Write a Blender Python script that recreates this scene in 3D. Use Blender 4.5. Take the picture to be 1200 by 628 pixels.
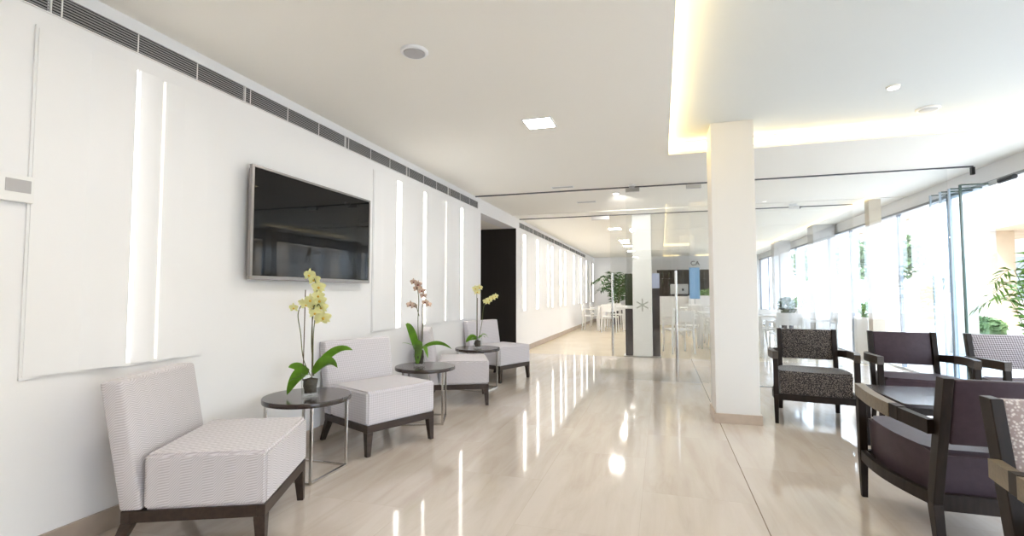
import bpy, bmesh, math, random
from mathutils import Vector, Matrix, noise
random.seed(7)
R = math.radians
SC = bpy.context.scene
COL = SC.collection
for o in list(bpy.data.objects):
    bpy.data.objects.remove(o)

# ------------------------------------------------------------------ camera
cam_d = bpy.data.cameras.new('camera'); cam = bpy.data.objects.new('camera', cam_d); COL.objects.link(cam)
cam.location = (0, 0, 1.15)
cam.rotation_euler = (R(90 + 2.887), 0, R(16.907))
cam_d.sensor_width = 36; cam_d.lens = 36 * 575 / 1200; cam_d.clip_start = 0.05; cam_d.clip_end = 200
SC.camera = cam
# ------------------------------------------------------------------ light
SC.view_settings.view_transform = 'Standard'; SC.view_settings.look = 'None'
SC.view_settings.gamma = 1; SC.view_settings.use_curve_mapping = False
SC.view_settings.exposure = 1.66
world = bpy.data.worlds.new('sky'); SC.world = world; world.use_nodes = True
bg = world.node_tree.nodes['Background']
bg.inputs[0].default_value = (0.79, 0.90, 1.04, 1); bg.inputs[1].default_value = 3.0
COVE = 3.7; SLOT = 2.3; DOWN = 38.0
sun_d = bpy.data.lights.new('sun', 'SUN'); sun_d.energy = 4.0; sun_d.angle = 0.02; sun_d.color = (1.0, 0.96, 0.95)
sun = bpy.data.objects.new('sun', sun_d); COL.objects.link(sun)      # stands behind the building: lights the terrace, not the lobby
sun.rotation_euler = (R(12), R(-34), 0)

# ------------------------------------------------------------------ materials
MATS = {}
def nn(nt, kind, **kw):
    n = nt.nodes.new(kind)
    for k, v in kw.items():
        if hasattr(n, k): setattr(n, k, v)
    return n
def mat(name, color, rough=0.5, metal=0.0, spec=0.5, coat=0.0, var=0.0, vscale=20.0, bump=0.0, bscale=200.0, sheen=0.0):
    if name in MATS: return MATS[name]
    m = bpy.data.materials.new(name); m.use_nodes = True; nt = m.node_tree
    b = nt.nodes['Principled BSDF']
    b.inputs['Base Color'].default_value = (*color, 1)
    b.inputs['Roughness'].default_value = rough; b.inputs['Metallic'].default_value = metal
    b.inputs['Specular IOR Level'].default_value = spec; b.inputs['Coat Weight'].default_value = coat
    b.inputs['Coat Roughness'].default_value = 0.06; b.inputs['Sheen Weight'].default_value = sheen
    tc = nn(nt, 'ShaderNodeTexCoord')
    if var > 0:
        t = nn(nt, 'ShaderNodeTexNoise'); t.inputs['Scale'].default_value = vscale; t.inputs['Detail'].default_value = 4
        nt.links.new(tc.outputs['Object'], t.inputs['Vector'])
        r = nn(nt, 'ShaderNodeValToRGB')
        r.color_ramp.elements[0].position = 0.3; r.color_ramp.elements[1].position = 0.7
        r.color_ramp.elements[0].color = (*[max(0, c * (1 - var)) for c in color], 1)
        r.color_ramp.elements[1].color = (*[min(1, c * (1 + var)) for c in color], 1)
        nt.links.new(t.outputs['Fac'], r.inputs['Fac']); nt.links.new(r.outputs['Color'], b.inputs['Base Color'])
    if bump > 0:
        t2 = nn(nt, 'ShaderNodeTexNoise'); t2.inputs['Scale'].default_value = bscale
        nt.links.new(tc.outputs['Object'], t2.inputs['Vector'])
        bp = nn(nt, 'ShaderNodeBump'); bp.inputs['Strength'].default_value = bump; bp.inputs['Distance'].default_value = 0.002
        nt.links.new(t2.outputs['Fac'], bp.inputs['Height']); nt.links.new(bp.outputs['Normal'], b.inputs['Normal'])
    MATS[name] = m
    return m
def wood(name, c1, c2, rough=0.35, stretch=(40, 40, 3), coat=0.0):
    m = mat(name, c1, rough, coat=coat); nt = m.node_tree; b = nt.nodes['Principled BSDF']
    tc = nn(nt, 'ShaderNodeTexCoord'); mp = nn(nt, 'ShaderNodeMapping'); mp.inputs['Scale'].default_value = stretch
    t = nn(nt, 'ShaderNodeTexNoise'); t.inputs['Scale'].default_value = 1.5; t.inputs['Detail'].default_value = 6
    r = nn(nt, 'ShaderNodeValToRGB'); r.color_ramp.elements[0].position = .3; r.color_ramp.elements[1].position = .7
    r.color_ramp.elements[0].color = (*c1, 1); r.color_ramp.elements[1].color = (*c2, 1)
    nt.links.new(tc.outputs['Object'], mp.inputs[0]); nt.links.new(mp.outputs[0], t.inputs['Vector'])
    nt.links.new(t.outputs['Fac'], r.inputs['Fac']); nt.links.new(r.outputs['Color'], b.inputs['Base Color'])
    return m
def emit(name, color, strength):
    if name in MATS: return MATS[name]
    m = bpy.data.materials.new(name); m.use_nodes = True; nt = m.node_tree
    nt.nodes.clear(); e = nn(nt, 'ShaderNodeEmission'); o = nn(nt, 'ShaderNodeOutputMaterial')
    e.inputs[0].default_value = (*color, 1); e.inputs[1].default_value = strength
    nt.links.new(e.outputs[0], o.inputs[0]); MATS[name] = m
    return m
def glass(name, tint=(0.985, 0.992, 0.99), refl=1.0, rough=0.0):
    if name in MATS: return MATS[name]
    m = bpy.data.materials.new(name); m.use_nodes = True; nt = m.node_tree; nt.nodes.clear()
    o = nn(nt, 'ShaderNodeOutputMaterial'); mx = nn(nt, 'ShaderNodeMixShader')
    tr = nn(nt, 'ShaderNodeBsdfTransparent'); gl = nn(nt, 'ShaderNodeBsdfGlossy'); fr = nn(nt, 'ShaderNodeFresnel')
    tr.inputs[0].default_value = (*tint, 1); gl.inputs['Roughness'].default_value = rough; fr.inputs['IOR'].default_value = 1.45
    ge = nn(nt, 'ShaderNodeNewGeometry'); io = nn(nt, 'ShaderNodeMapRange'); io.inputs['To Min'].default_value = 1.45; io.inputs['To Max'].default_value = 1 / 1.45
    nt.links.new(ge.outputs['Backfacing'], io.inputs['Value']); nt.links.new(io.outputs[0], fr.inputs['IOR'])   # same sheen on both faces of a thin pane
    ml = nn(nt, 'ShaderNodeMath', operation='MULTIPLY'); ml.inputs[1].default_value = refl
    nt.links.new(fr.outputs[0], ml.inputs[0]); nt.links.new(ml.outputs[0], mx.inputs[0])
    nt.links.new(tr.outputs[0], mx.inputs[1]); nt.links.new(gl.outputs[0], mx.inputs[2]); nt.links.new(mx.outputs[0], o.inputs[0])
    MATS[name] = m
    return m
def pattern(name, c1, c2, kind='diamond', scale=60.0, rough=0.8, amount=1.0, axes=('X', 'Z'), bump=0.35):
    """woven cloth: repeated diamonds, chevrons or scales from sine waves in object space"""
    m = mat(name, c1, rough, sheen=0.2); nt = m.node_tree; b = nt.nodes['Principled BSDF']
    tc = nn(nt, 'ShaderNodeTexCoord'); sp = nn(nt, 'ShaderNodeSeparateXYZ'); nt.links.new(tc.outputs['Object'], sp.inputs[0])
    def M(op, a, c=None):
        n = nn(nt, 'ShaderNodeMath', operation=op)
        for i, v in enumerate((a, c)):
            if v is None: continue
            if isinstance(v, (int, float)): n.inputs[i].default_value = v
            else: nt.links.new(v, n.inputs[i])
        return n.outputs[0]
    u = M('ADD', sp.outputs['X'], sp.outputs['Y']); v = sp.outputs['Z']
    if kind == 'top': u = sp.outputs['X']; v = sp.outputs['Y']
    if kind in ('diamond', 'top'):
        a = M('SINE', M('MULTIPLY', M('ADD', u, v), scale)); c = M('SINE', M('MULTIPLY', M('SUBTRACT', u, v), scale))
        f = M('MULTIPLY', a, c)
    elif kind == 'chevron':
        z = M('MULTIPLY', M('PINGPONG', u, 0.045), 0.45)
        f = M('SINE', M('MULTIPLY', M('ADD', M('ADD', v, M('MULTIPLY', sp.outputs['Y'], 0.6)), z), scale))
    elif kind == 'hatch':
        a = M('SINE', M('MULTIPLY', M('ADD', u, v), scale)); c = M('SINE', M('MULTIPLY', M('SUBTRACT', u, v), scale))
        f = M('MAXIMUM', a, c)
    else:
        vo = nn(nt, 'ShaderNodeTexVoronoi'); vo.inputs['Scale'].default_value = scale
        nt.links.new(tc.outputs['Object'], vo.inputs['Vector']); f = M('SUBTRACT', M('MULTIPLY', vo.outputs['Distance'], 3.0), 1.0)
    r = nn(nt, 'ShaderNodeMapRange'); r.inputs['From Min'].default_value = -0.6; r.inputs['From Max'].default_value = 0.6
    nt.links.new(f, r.inputs['Value'])
    mx = nn(nt, 'ShaderNodeMix', data_type='RGBA'); mx.inputs[6].default_value = (*c1, 1); mx.inputs[7].default_value = (*c2, 1)
    nt.links.new(r.outputs[0], mx.inputs[0]); nt.links.new(mx.outputs[2], b.inputs['Base Color'])
    bp = nn(nt, 'ShaderNodeBump'); bp.inputs['Strength'].default_value = bump; bp.inputs['Distance'].default_value = 0.003
    nt.links.new(r.outputs[0], bp.inputs['Height']); nt.links.new(bp.outputs['Normal'], b.inputs['Normal'])
    return m

M_wall = mat('white_paint', (0.85, 0.848, 0.86), 0.75, bump=0.05)
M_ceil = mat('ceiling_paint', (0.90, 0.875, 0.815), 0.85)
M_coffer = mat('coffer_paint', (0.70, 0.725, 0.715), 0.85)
M_relief = mat('satin_white_panel', (0.85, 0.848, 0.86), 0.45)
M_dark = wood('dark_wenge_wood', (0.010, 0.0065, 0.005), (0.022, 0.014, 0.011), 0.5, (30, 30, 4), coat=0.0)
M_dark.node_tree.nodes['Principled BSDF'].inputs['Specular IOR Level'].default_value = 0.22
M_arm_lit = wood('lit_brown_arm_wood', (0.12, 0.09, 0.055), (0.17, 0.13, 0.08), 0.42, (8, 60, 60))  # pad brown lightened for the light on the two near chairs
M_rail = wood('walnut_wood', (0.022, 0.013, 0.010), (0.045, 0.027, 0.020), 0.4, (4, 30, 30))
M_clad = wood('black_wood_cladding', (0.014, 0.010, 0.008), (0.018, 0.013, 0.011), 0.75, (25, 25, 1.5))
M_chrome = mat('chrome', (0.62, 0.60, 0.58), 0.22, 1.0)
M_steel = mat('brushed_steel', (0.55, 0.55, 0.55), 0.35, 1.0)
M_bezel = mat('silver_bezel', (0.30, 0.285, 0.285), 0.35, 0.6)
M_screen = mat('black_screen', (0.004, 0.004, 0.005), 0.02, spec=0.3)
M_black = mat('black_plastic', (0.012, 0.012, 0.014), 0.4)
M_grey = mat('grey_plastic', (0.45, 0.44, 0.45), 0.5)
M_white = mat('white_plastic', (0.85, 0.85, 0.85), 0.4)
M_slat = mat('grey_metal_slat', (0.34, 0.34, 0.35), 0.5, 0.1)
M_vent_shade = mat('vent_shade', (0.03, 0.03, 0.035), 0.9)
M_stone_trim = mat('beige_stone_skirting', (0.44, 0.36, 0.30), 0.35, var=0.12, vscale=6)
M_glass = glass('clear_glass', refl=2.0)
M_gedge = mat('dark_glass_edge', (0.06, 0.10, 0.09), 0.2)
M_exglass = glass('window_glass', (0.97, 0.985, 1.0), refl=0.6)
M_pot = glass('pot_glass', (0.98, 0.99, 0.985), refl=0.7)
M_stack = glass('bluish_glass', (0.90, 0.94, 0.97), refl=1.0)
M_cloth = pattern('lilac_grey_diamond_cloth', (0.54, 0.51, 0.54), (0.66, 0.63, 0.665), 'diamond', 190)
M_cloth_c = pattern('lilac_grey_chevron_cloth', (0.50, 0.465, 0.485), (0.66, 0.625, 0.65), 'chevron', 560)
M_brownweave = pattern('brown_grey_weave', (0.29, 0.24, 0.20), (0.015, 0.010, 0.010), 'voronoi', 120, 0.9)
M_vinyl = mat('aubergine_vinyl', (0.044, 0.026, 0.034), 0.5, spec=0.3, var=0.12, vscale=30, bump=0.2, bscale=500)
M_hatch = pattern('lilac_diamond_hatch', (0.10, 0.075, 0.075), (0.47, 0.42, 0.43), 'diamond', 190, 0.85)
M_scale = pattern('cream_scale_weave', (0.76, 0.70, 0.67), (0.34, 0.27, 0.26), 'voronoi', 95, 0.85)
M_sand = pattern('sand_fleck_weave', (0.48, 0.40, 0.28), (0.13, 0.10, 0.07), 'voronoi', 120, 0.9)
M_leaf = mat('orchid_leaf', (0.17, 0.36, 0.03), 0.35, var=0.35, vscale=8)
M_palm = mat('palm_leaf', (0.035, 0.10, 0.02), 0.45, var=0.4, vscale=5)
M_bamboo = mat('bamboo_leaf', (0.12, 0.26, 0.04), 0.45, var=0.4, vscale=8)
M_stem = mat('plant_stem', (0.10, 0.12, 0.035), 0.5)
M_stake = mat('support_stake', (0.10, 0.065, 0.04), 0.6)
M_bark = mat('bark_and_roots', (0.05, 0.04, 0.028), 0.9, var=0.5, vscale=40)
M_fy = mat('yellow_petal', (0.95, 0.93, 0.52), 0.55, var=0.12, vscale=30)
M_fp = mat('peach_petal', (0.82, 0.66, 0.56), 0.55, var=0.25, vscale=60)
M_fc = mat('cream_petal', (0.88, 0.85, 0.48), 0.55, var=0.1, vscale=30)
M_lip = mat('orchid_lip', (0.75, 0.50, 0.06), 0.5)
M_lipp = mat('purple_lip', (0.30, 0.08, 0.06), 0.5)
M_wchair = mat('white_lacquer', (0.82, 0.81, 0.80), 0.35)
M_pave = mat('terrace_paving', (0.46, 0.45, 0.44), 0.7, var=0.06, vscale=1.5)
M_cream = mat('cream_render', (0.48, 0.38, 0.27), 0.85, var=0.08, vscale=1.2)
M_creamw = mat('pale_render', (0.72, 0.68, 0.62), 0.85)
M_hedge = mat('hedge_leaf', (0.085, 0.14, 0.05), 0.6, var=0.5, vscale=2)
M_trunk = mat('tree_trunk', (0.12, 0.08, 0.055), 0.9)
M_blue = mat('blue_panel', (0.20, 0.42, 0.72), 0.4)
M_terra = mat('dark_planter', (0.06, 0.05, 0.055), 0.6)
M_bottle = mat('dark_bottle', (0.02, 0.03, 0.02), 0.1)
M_greymark = mat('grey_emblem', (0.42, 0.44, 0.40), 0.5)
M_led = emit('cove_led', (1.0, 0.76, 0.34), COVE)
M_led2 = emit('wall_led', (1.0, 0.975, 0.91), SLOT)
M_led3 = emit('wall_led_dim', (1.0, 0.94, 0.82), 0.42)
M_down = emit('downlight_panel', (1.0, 0.96, 0.90), DOWN)

def floor_mat():
    m = bpy.data.materials.new('polished_travertine'); m.use_nodes = True; nt = m.node_tree; b = nt.nodes['Principled BSDF']
    L = nt.links.new
    tc = nn(nt, 'ShaderNodeTexCoord')
    mp0 = nn(nt, 'ShaderNodeMapping'); mp0.inputs['Location'].default_value = (-0.48, -0.10, 0); mp0.inputs['Rotation'].default_value = (0, 0, R(90))
    mpb = nn(nt, 'ShaderNodeMapping'); mpb.inputs['Location'].default_value = (0.1, 0.48, 0); mpb.inputs['Rotation'].default_value = (0, 0, 0)
    L(tc.outputs['Object'], mpb.inputs[0])
    br = nn(nt, 'ShaderNodeTexBrick'); br.offset = 0.5
    # brick rows run along world Y: swap axes
    sw = nn(nt, 'ShaderNodeSeparateXYZ'); cb = nn(nt, 'ShaderNodeCombineXYZ'); L(tc.outputs['Object'], sw.inputs[0])
    ax = nn(nt, 'ShaderNodeMath', operation='ADD'); ax.inputs[1].default_value = 6.6 - 0.48 + 0.0
    L(sw.outputs['X'], ax.inputs[0]); L(sw.outputs['Y'], cb.inputs['X']); L(ax.outputs[0], cb.inputs['Y'])
    L(cb.outputs[0], br.inputs['Vector'])
    br.inputs['Scale'].default_value = 1.0; br.inputs['Brick Width'].default_value = 1.2; br.inputs['Row Height'].default_value = 0.6
    br.inputs['Mortar Size'].default_value = 0.0018; br.inputs['Mortar Smooth'].default_value = 0.2
    br.inputs['Color1'].default_value = (0.45, 0.45, 0.45, 1); br.inputs['Color2'].default_value = (0.60, 0.60, 0.60, 1)
    br.inputs['Mortar'].default_value = (0.5, 0.5, 0.5, 1)
    # veins stretched along Y, shifted per slab
    add = nn(nt, 'ShaderNodeVectorMath', operation='MULTIPLY_ADD')
    L(br.outputs['Color'], add.inputs[0]); add.inputs[1].default_value = (40, 40, 40)
    mp = nn(nt, 'ShaderNodeMapping'); mp.inputs['Scale'].default_value = (5.0, 0.7, 1); mp.inputs['Rotation'].default_value = (0, 0, R(12))
    L(tc.outputs['Object'], mp.inputs[0]); L(mp.outputs[0], add.inputs[2])
    n1 = nn(nt, 'ShaderNodeTexNoise'); n1.inputs['Scale'].default_value = 1.6; n1.inputs['Detail'].default_value = 8; n1.inputs['Roughness'].default_value = 0.6
    n1.inputs['Distortion'].default_value = 0.6
    L(add.outputs[0], n1.inputs['Vector'])
    rp = nn(nt, 'ShaderNodeValToRGB'); e = rp.color_ramp.elements
    e[0].position = 0.32; e[0].color = (0.53, 0.45, 0.38, 1); e[1].position = 0.62; e[1].color = (0.61, 0.54, 0.475, 1)
    k = e.new(0.46); k.color = (0.575, 0.50, 0.43, 1)
    L(n1.outputs['Fac'], rp.inputs['Fac'])
    hs = nn(nt, 'ShaderNodeMix', data_type='RGBA', blend_type='MULTIPLY'); hs.inputs[0].default_value = 0.10
    L(rp.outputs['Color'], hs.inputs[6]); L(br.outputs['Color'], hs.inputs[7])
    mo = nn(nt, 'ShaderNodeMix', data_type='RGBA'); mo.inputs[7].default_value = (0.36, 0.28, 0.21, 1)
    mf = nn(nt, 'ShaderNodeMath', operation='MULTIPLY'); mf.inputs[1].default_value = 0.22
    L(br.outputs['Fac'], mf.inputs[0]); L(mf.outputs[0], mo.inputs[0]); L(hs.outputs[2], mo.inputs[6])
    # the one wide movement joint along the lobby
    d = nn(nt, 'ShaderNodeMath', operation='SUBTRACT'); d.inputs[1].default_value = 0.48; L(sw.outputs['X'], d.inputs[0])
    ab = nn(nt, 'ShaderNodeMath', operation='ABSOLUTE'); L(d.outputs[0], ab.inputs[0])
    lt = nn(nt, 'ShaderNodeMath', operation='LESS_THAN'); lt.inputs[1].default_value = 0.003; L(ab.outputs[0], lt.inputs[0])
    mj = nn(nt, 'ShaderNodeMix', data_type='RGBA'); mj.inputs[7].default_value = (0.20, 0.15, 0.11, 1)
    L(lt.outputs[0], mj.inputs[0]); L(mo.outputs[2], mj.inputs[6]); L(mj.outputs[2], b.inputs['Base Color'])
    b.inputs['Roughness'].default_value = 0.07; b.inputs['Specular IOR Level'].default_value = 0.6
    return m
M_floor = floor_mat()

# ------------------------------------------------------------------ helpers
def link(name, me, m, parent=None, smooth=False):
    o = bpy.data.objects.new(name, me); COL.objects.link(o)
    if isinstance(m, (list, tuple)):
        for x in m: me.materials.append(x)
    else: me.materials.append(m)
    if parent: o.parent = parent
    if smooth:
        for p in me.polygons: p.use_smooth = True
    return o
def obj(name, bm, m, parent=None, smooth=False):
    me = bpy.data.meshes.new(name); bmesh.ops.recalc_face_normals(bm, faces=bm.faces); bm.to_mesh(me); bm.free()
    o = link(name, me, m, parent, smooth)
    if smooth:
        me.shade_smooth() if hasattr(me, 'shade_smooth') else None
        try: me.set_sharp_from_angle(angle=R(40))
        except Exception: pass
    return o
def B(): return bmesh.new()
def box(bm, x0, x1, y0, y1, z0, z1, bev=0.0, seg=2):
    vs = [bm.verts.new((x, y, z)) for x in (x0, x1) for y in (y0, y1) for z in (z0, z1)]
    F = [(0, 1, 3, 2), (4, 6, 7, 5), (0, 4, 5, 1), (2, 3, 7, 6), (0, 2, 6, 4), (1, 5, 7, 3)]
    fs = [bm.faces.new([vs[i] for i in f]) for f in F]
    if bev > 0:
        es = list({e for f in fs for e in f.edges})
        bmesh.ops.bevel(bm, geom=es, offset=bev, segments=seg, affect='EDGES', profile=0.5)
    return bm
def hexa(bm, bot, top, bev=0.0, seg=2):
    """solid from four bottom points and four top points"""
    a = [bm.verts.new(p) for p in bot]; c = [bm.verts.new(p) for p in top]
    fs = [bm.faces.new(a[::-1]), bm.faces.new(c)] + [bm.faces.new((a[i], a[(i + 1) % 4], c[(i + 1) % 4], c[i])) for i in range(4)]
    if bev > 0:
        es = list({e for f in fs for e in f.edges})
        bmesh.ops.bevel(bm, geom=es, offset=bev, segments=seg, affect='EDGES', profile=0.5)
    return bm
def leg(bm, x, y, z1, s1, dx=0, dy=0, s0=None, bev=0.003):
    s0 = s0 or s1; a = s0 / 2; c = s1 / 2
    hexa(bm, [(x + dx - a, y + dy - a, 0), (x + dx + a, y + dy - a, 0), (x + dx + a, y + dy + a, 0), (x + dx - a, y + dy + a, 0)],
         [(x - c, y - c, z1), (x + c, y - c, z1), (x + c, y + c, z1), (x - c, y + c, z1)], bev)
    return bm
def cyl(bm, x, y, z0, z1, r, r1=None, n=24, cap=True):
    r1 = r if r1 is None else r1
    a = [bm.verts.new((x + r * math.cos(2 * math.pi * i / n), y + r * math.sin(2 * math.pi * i / n), z0)) for i in range(n)]
    c = [bm.verts.new((x + r1 * math.cos(2 * math.pi * i / n), y + r1 * math.sin(2 * math.pi * i / n), z1)) for i in range(n)]
    for i in range(n): bm.faces.new((a[i], a[(i + 1) % n], c[(i + 1) % n], c[i]))
    if cap: bm.faces.new(a[::-1]); bm.faces.new(c)
    return bm
def lathe(bm, prof, x=0, y=0, n=28):
    rings = []
    for r, z in prof:
        rings.append([bm.verts.new((x + max(r, 1e-4) * math.cos(2 * math.pi * i / n), y + max(r, 1e-4) * math.sin(2 * math.pi * i / n), z)) for i in range(n)])
    for a, c in zip(rings, rings[1:]):
        for i in range(n): bm.faces.new((a[i], a[(i + 1) % n], c[(i + 1) % n], c[i]))
    bm.faces.new(rings[0][::-1]); bm.faces.new(rings[-1])
    return bm
def tube(bm, pts, r, n=8, r1=None):
    pts = [Vector(p) for p in pts]; r1 = r if r1 is None else r1; rings = []
    for i, p in enumerate(pts):
        d = (pts[min(i + 1, len(pts) - 1)] - pts[max(i - 1, 0)]).normalized()
        up = Vector((0, 0, 1)) if abs(d.z) < 0.95 else Vector((1, 0, 0))
        s = d.cross(up).normalized(); t = s.cross(d)
        rr = r + (r1 - r) * i / max(1, len(pts) - 1)
        rings.append([bm.verts.new(p + s * rr * math.cos(2 * math.pi * k / n) + t * rr * math.sin(2 * math.pi * k / n)) for k in range(n)])
    for a, c in zip(rings, rings[1:]):
        for k in range(n): bm.faces.new((a[k], a[(k + 1) % n], c[(k + 1) % n], c[k]))
    bm.faces.new(rings[0][::-1]); bm.faces.new(rings[-1])
    return bm
def sweep(bm, pts, w, h):
    """rectangular bar along a path lying roughly flat: w across, h upright"""
    pts = [Vector(p) for p in pts]; rings = []
    for i, p in enumerate(pts):
        d = (pts[min(i + 1, len(pts) - 1)] - pts[max(i - 1, 0)]); d.z = 0; d.normalize()
        s = Vector((d.y, -d.x, 0)); ww = w[i] if isinstance(w, list) else w; hh = h[i] if isinstance(h, list) else h
        rings.append([bm.verts.new(p + s * a * ww / 2 + Vector((0, 0, c * hh / 2))) for a, c in ((-1, -1), (1, -1), (1, 1), (-1, 1))])
    for a, c in zip(rings, rings[1:]):
        for k in range(4): bm.faces.new((a[k], a[(k + 1) % 4], c[(k + 1) % 4], c[k]))
    bm.faces.new(rings[0][::-1]); bm.faces.new(rings[-1])
    return bm
def tag(o, label, cat, group=None, kind=None):
    o['label'] = label; o['category'] = cat
    if group: o['group'] = group
    if kind: o['kind'] = kind
    return o
def thing(name, label, cat, loc=(0, 0, 0), rz=0, group=None):
    o = bpy.data.objects.new(name, None); COL.objects.link(o); o.empty_display_size = 0.1
    o.location = loc; o.rotation_euler = (0, 0, rz)
    return tag(o, label, cat, group)
def struct(name, bm, m, parent=None, smooth=False):
    o = obj(name, bm, m, parent, smooth)
    if not parent: o['kind'] = 'structure'
    return o
def dup(root, loc, rz, label=None, group=None):
    r = root.copy(); COL.objects.link(r); r.location = loc; r.rotation_euler = (0, 0, rz)
    if label: r['label'] = label
    if group: r['group'] = group
    for ch in list(root.children):
        c = ch.copy(); COL.objects.link(c); c.parent = r
        for g in ch.children:
            d = g.copy(); COL.objects.link(d); d.parent = c
    return r

# ------------------------------------------------------------------ room shell
W = -2.60; CZ = 2.57; YF = 20.0; YB = -3.5; XR = 3.5; INZ = 2.70
struct('floor', box(B(), W - 3.2, XR, YB, 9.1, -0.10, 0.0), M_floor)
struct('floor_dining', box(B(), W - 0.2, XR, 9.1005, YF, -0.10, 0.0), mat('honey_stone_floor', (0.62, 0.515, 0.37), 0.22, var=0.06, vscale=2))
# left wall: solid runs with the corridor opening (6.93 .. 8.83, up to 2.36)
bm = B()
box(bm, W - 0.25, W, YB, 6.93, 0, CZ); box(bm, W - 0.25, W, 8.83, YF, 0, CZ); box(bm, W - 0.25, W, 6.93, 8.83, 2.36, CZ)
struct('wall_left', bm, M_wall)
bm = B(); box(bm, W - 3.0, W - 0.25, 6.73, 6.93, 0, 2.36); box(bm, W - 3.2, W - 3.0, 6.73, 9.1, 0, 2.36)
struct('wall_corridor', bm, M_wall)
bm = B(); box(bm, W - 3.0, W - 0.72, 8.83, 9.0, 0, 2.36); box(bm, W - 0.70, W - 0.002, 8.80, 8.829, 0, 2.359)
struct('wall_corridor_dark_cladding', bm, M_clad)
struct('ceiling_corridor', box(B(), W - 3.2, W - 0.25, 6.73, 9.1, 2.36, 2.46), M_ceil)
struct('wall_back', box(B(), W - 0.25, XR + 0.2, YB - 0.2, YB, 0, CZ), wood('taupe_wood_cladding', (0.16, 0.12, 0.09), (0.22, 0.17, 0.13), 0.5, (20, 20, 1.5)))
struct('wall_far', box(B(), W - 0.25, XR + 0.2, YF, YF + 0.2, 0, CZ), M_wall)
# ceiling with two lit coffers
C1 = (0.09, 3.15, -2.6, 5.25); C2 = (0.06, 3.32, 9.15, 19.2)
bm = B(); T = 0.20
X0 = W - 0.25; X1 = XR + 0.25
for (x0, x1, y0, y1) in ((X0, C1[0], YB, YF), (C1[0], X1, YB, C1[2]), (C1[1], X1, C1[2], C1[3]), (C1[0], X1, C1[3], YF)):
    box(bm, x0, x1, y0, y1, CZ, CZ + T)
struct('ceiling', bm, M_ceil)
for i, c in enumerate((C1,)):
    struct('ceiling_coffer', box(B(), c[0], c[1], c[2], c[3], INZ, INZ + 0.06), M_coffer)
    bm = B(); e = 0.012; za, zb = CZ + 0.040, CZ + 0.100
    box(bm, c[0] + 0.001, c[0] + e, c[2] + e, c[3] - e, za, zb); box(bm, c[1] - e, c[1] - 0.001, c[2] + e, c[3] - e, za, zb)
    box(bm, c[0] + e, c[1] - e, c[2] + 0.001, c[2] + e, za, zb); box(bm, c[0] + e, c[1] - e, c[3] - e, c[3] - 0.001, za, zb)
    tag(obj('cove_light', bm, M_led), ('warm yellow cove light strip around the raised ceiling above the dark armchairs', 'warm cove light strip around the ceiling recess above the white dining tables')[i], 'light strip')
# dropped beam line beyond the glass
struct('trim_1', box(B(), W, XR, 8.55, 8.60, CZ - 0.012, CZ - 0.0005), M_ceil)
# skirting
struct('baseboard_left', box(box(B(), W + 0.0005, W + 0.018, YB, 6.93, 0.0005, 0.10, 0.002), W + 0.0005, W + 0.018, 8.83, YF, 0.0005, 0.10, 0.002), M_stone_trim)
struct('baseboard_far', box(B(), W + 0.02, XR, YF - 0.018, YF - 0.0005, 0.0005, 0.10), M_stone_trim)

# relief panels on the left wall with light slots
def relief(name, y0, y1, fins, leds, label):
    z0, z1 = 0.78, 2.32
    t = thing(name, label, 'wall panel', (W, (y0 + y1) / 2, z0))
    yc = (y0 + y1) / 2
    bm = B(); box(bm, 0.0005, 0.010, y0 - yc, y1 - yc, 0, z1 - z0, 0.001); obj('backing', bm, M_relief, t)
    for (a, c, d) in fins:
        bm = B(); n = 10; lo = []; hi = []
        for k in range(n + 1):
            u = k / n; yy = a + (c - a) * u - yc; xx = 0.0145 + d * (math.sin(u * math.pi / 2) ** 1.3)
            lo.append(bm.verts.new((xx, yy, 0.012))); hi.append(bm.verts.new((xx, yy, z1 - z0 - 0.012)))
        bl = [bm.verts.new((0.0103, c - yc, 0.012)), bm.verts.new((0.0103, a - yc, 0.012))]
        bh = [bm.verts.new((0.0103, c - yc, z1 - z0 - 0.012)), bm.verts.new((0.0103, a - yc, z1 - z0 - 0.012))]
        lo += bl; hi += bh; m_ = len(lo)
        for k in range(m_): bm.faces.new((lo[k], lo[(k + 1) % m_], hi[(k + 1) % m_], hi[k]))
        bm.faces.new(lo[::-1]); bm.faces.new(hi)
        obj('fin', bm, M_relief, t, True)
    for (a, c, mm) in leds:
        bm = B(); box(bm, 0.0105, 0.022, a - yc, c - yc, 0.02, z1 - z0 - 0.02); obj('light_slot', bm, mm, t)
    return t
relief('relief_panel', 1.39, 2.25, [(1.40, 1.60, .012), (1.60, 1.795, .035), (1.84, 1.95, .012), (1.975, 2.08, .012), (2.08, 2.22, .010)],
       [(1.80, 1.817, M_led2), (1.956, 1.972, M_led3)], 'white fluted wall panel with light slots above the slipper chair nearest the camera')
relief('relief_panel', 4.02, 6.56, [(4.03, 4.18, .010), (4.18, 4.42, .014), (4.53, 5.00, .018), (5.10, 5.58, .018), (5.67, 5.82, .010), (5.82, 6.08, .018), (6.20, 6.54, .012)],
       [(4.44, 4.525, M_led2), (5.03, 5.085, M_led2), (5.615, 5.655, M_led3), (6.12, 6.185, M_led2)], 'white fluted wall panel with glowing slots between the television and dark doorway')
sl = [(9.37, 1), (10.42, 1), (11.45, 0), (11.95, 1), (12.98, 1), (13.65, 1), (15.1, 1), (16.0, 0), (16.5, 1), (17.7, 1), (18.7, 0), (19.5, 1)]
fins = []; leds = []; prev = 9.2
for s_, on in sl:
    if s_ - prev > 0.25: fins.append((prev + 0.02, s_ - 0.12, 0.012))
    leds.append((s_ - 0.055, s_ + 0.055, M_led2 if on else M_led3)); prev = s_ + 0.06
relief('relief_panel', 9.15, 19.72, fins, leds, 'long white wall panel with many glowing slots beyond the glass partition')

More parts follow.
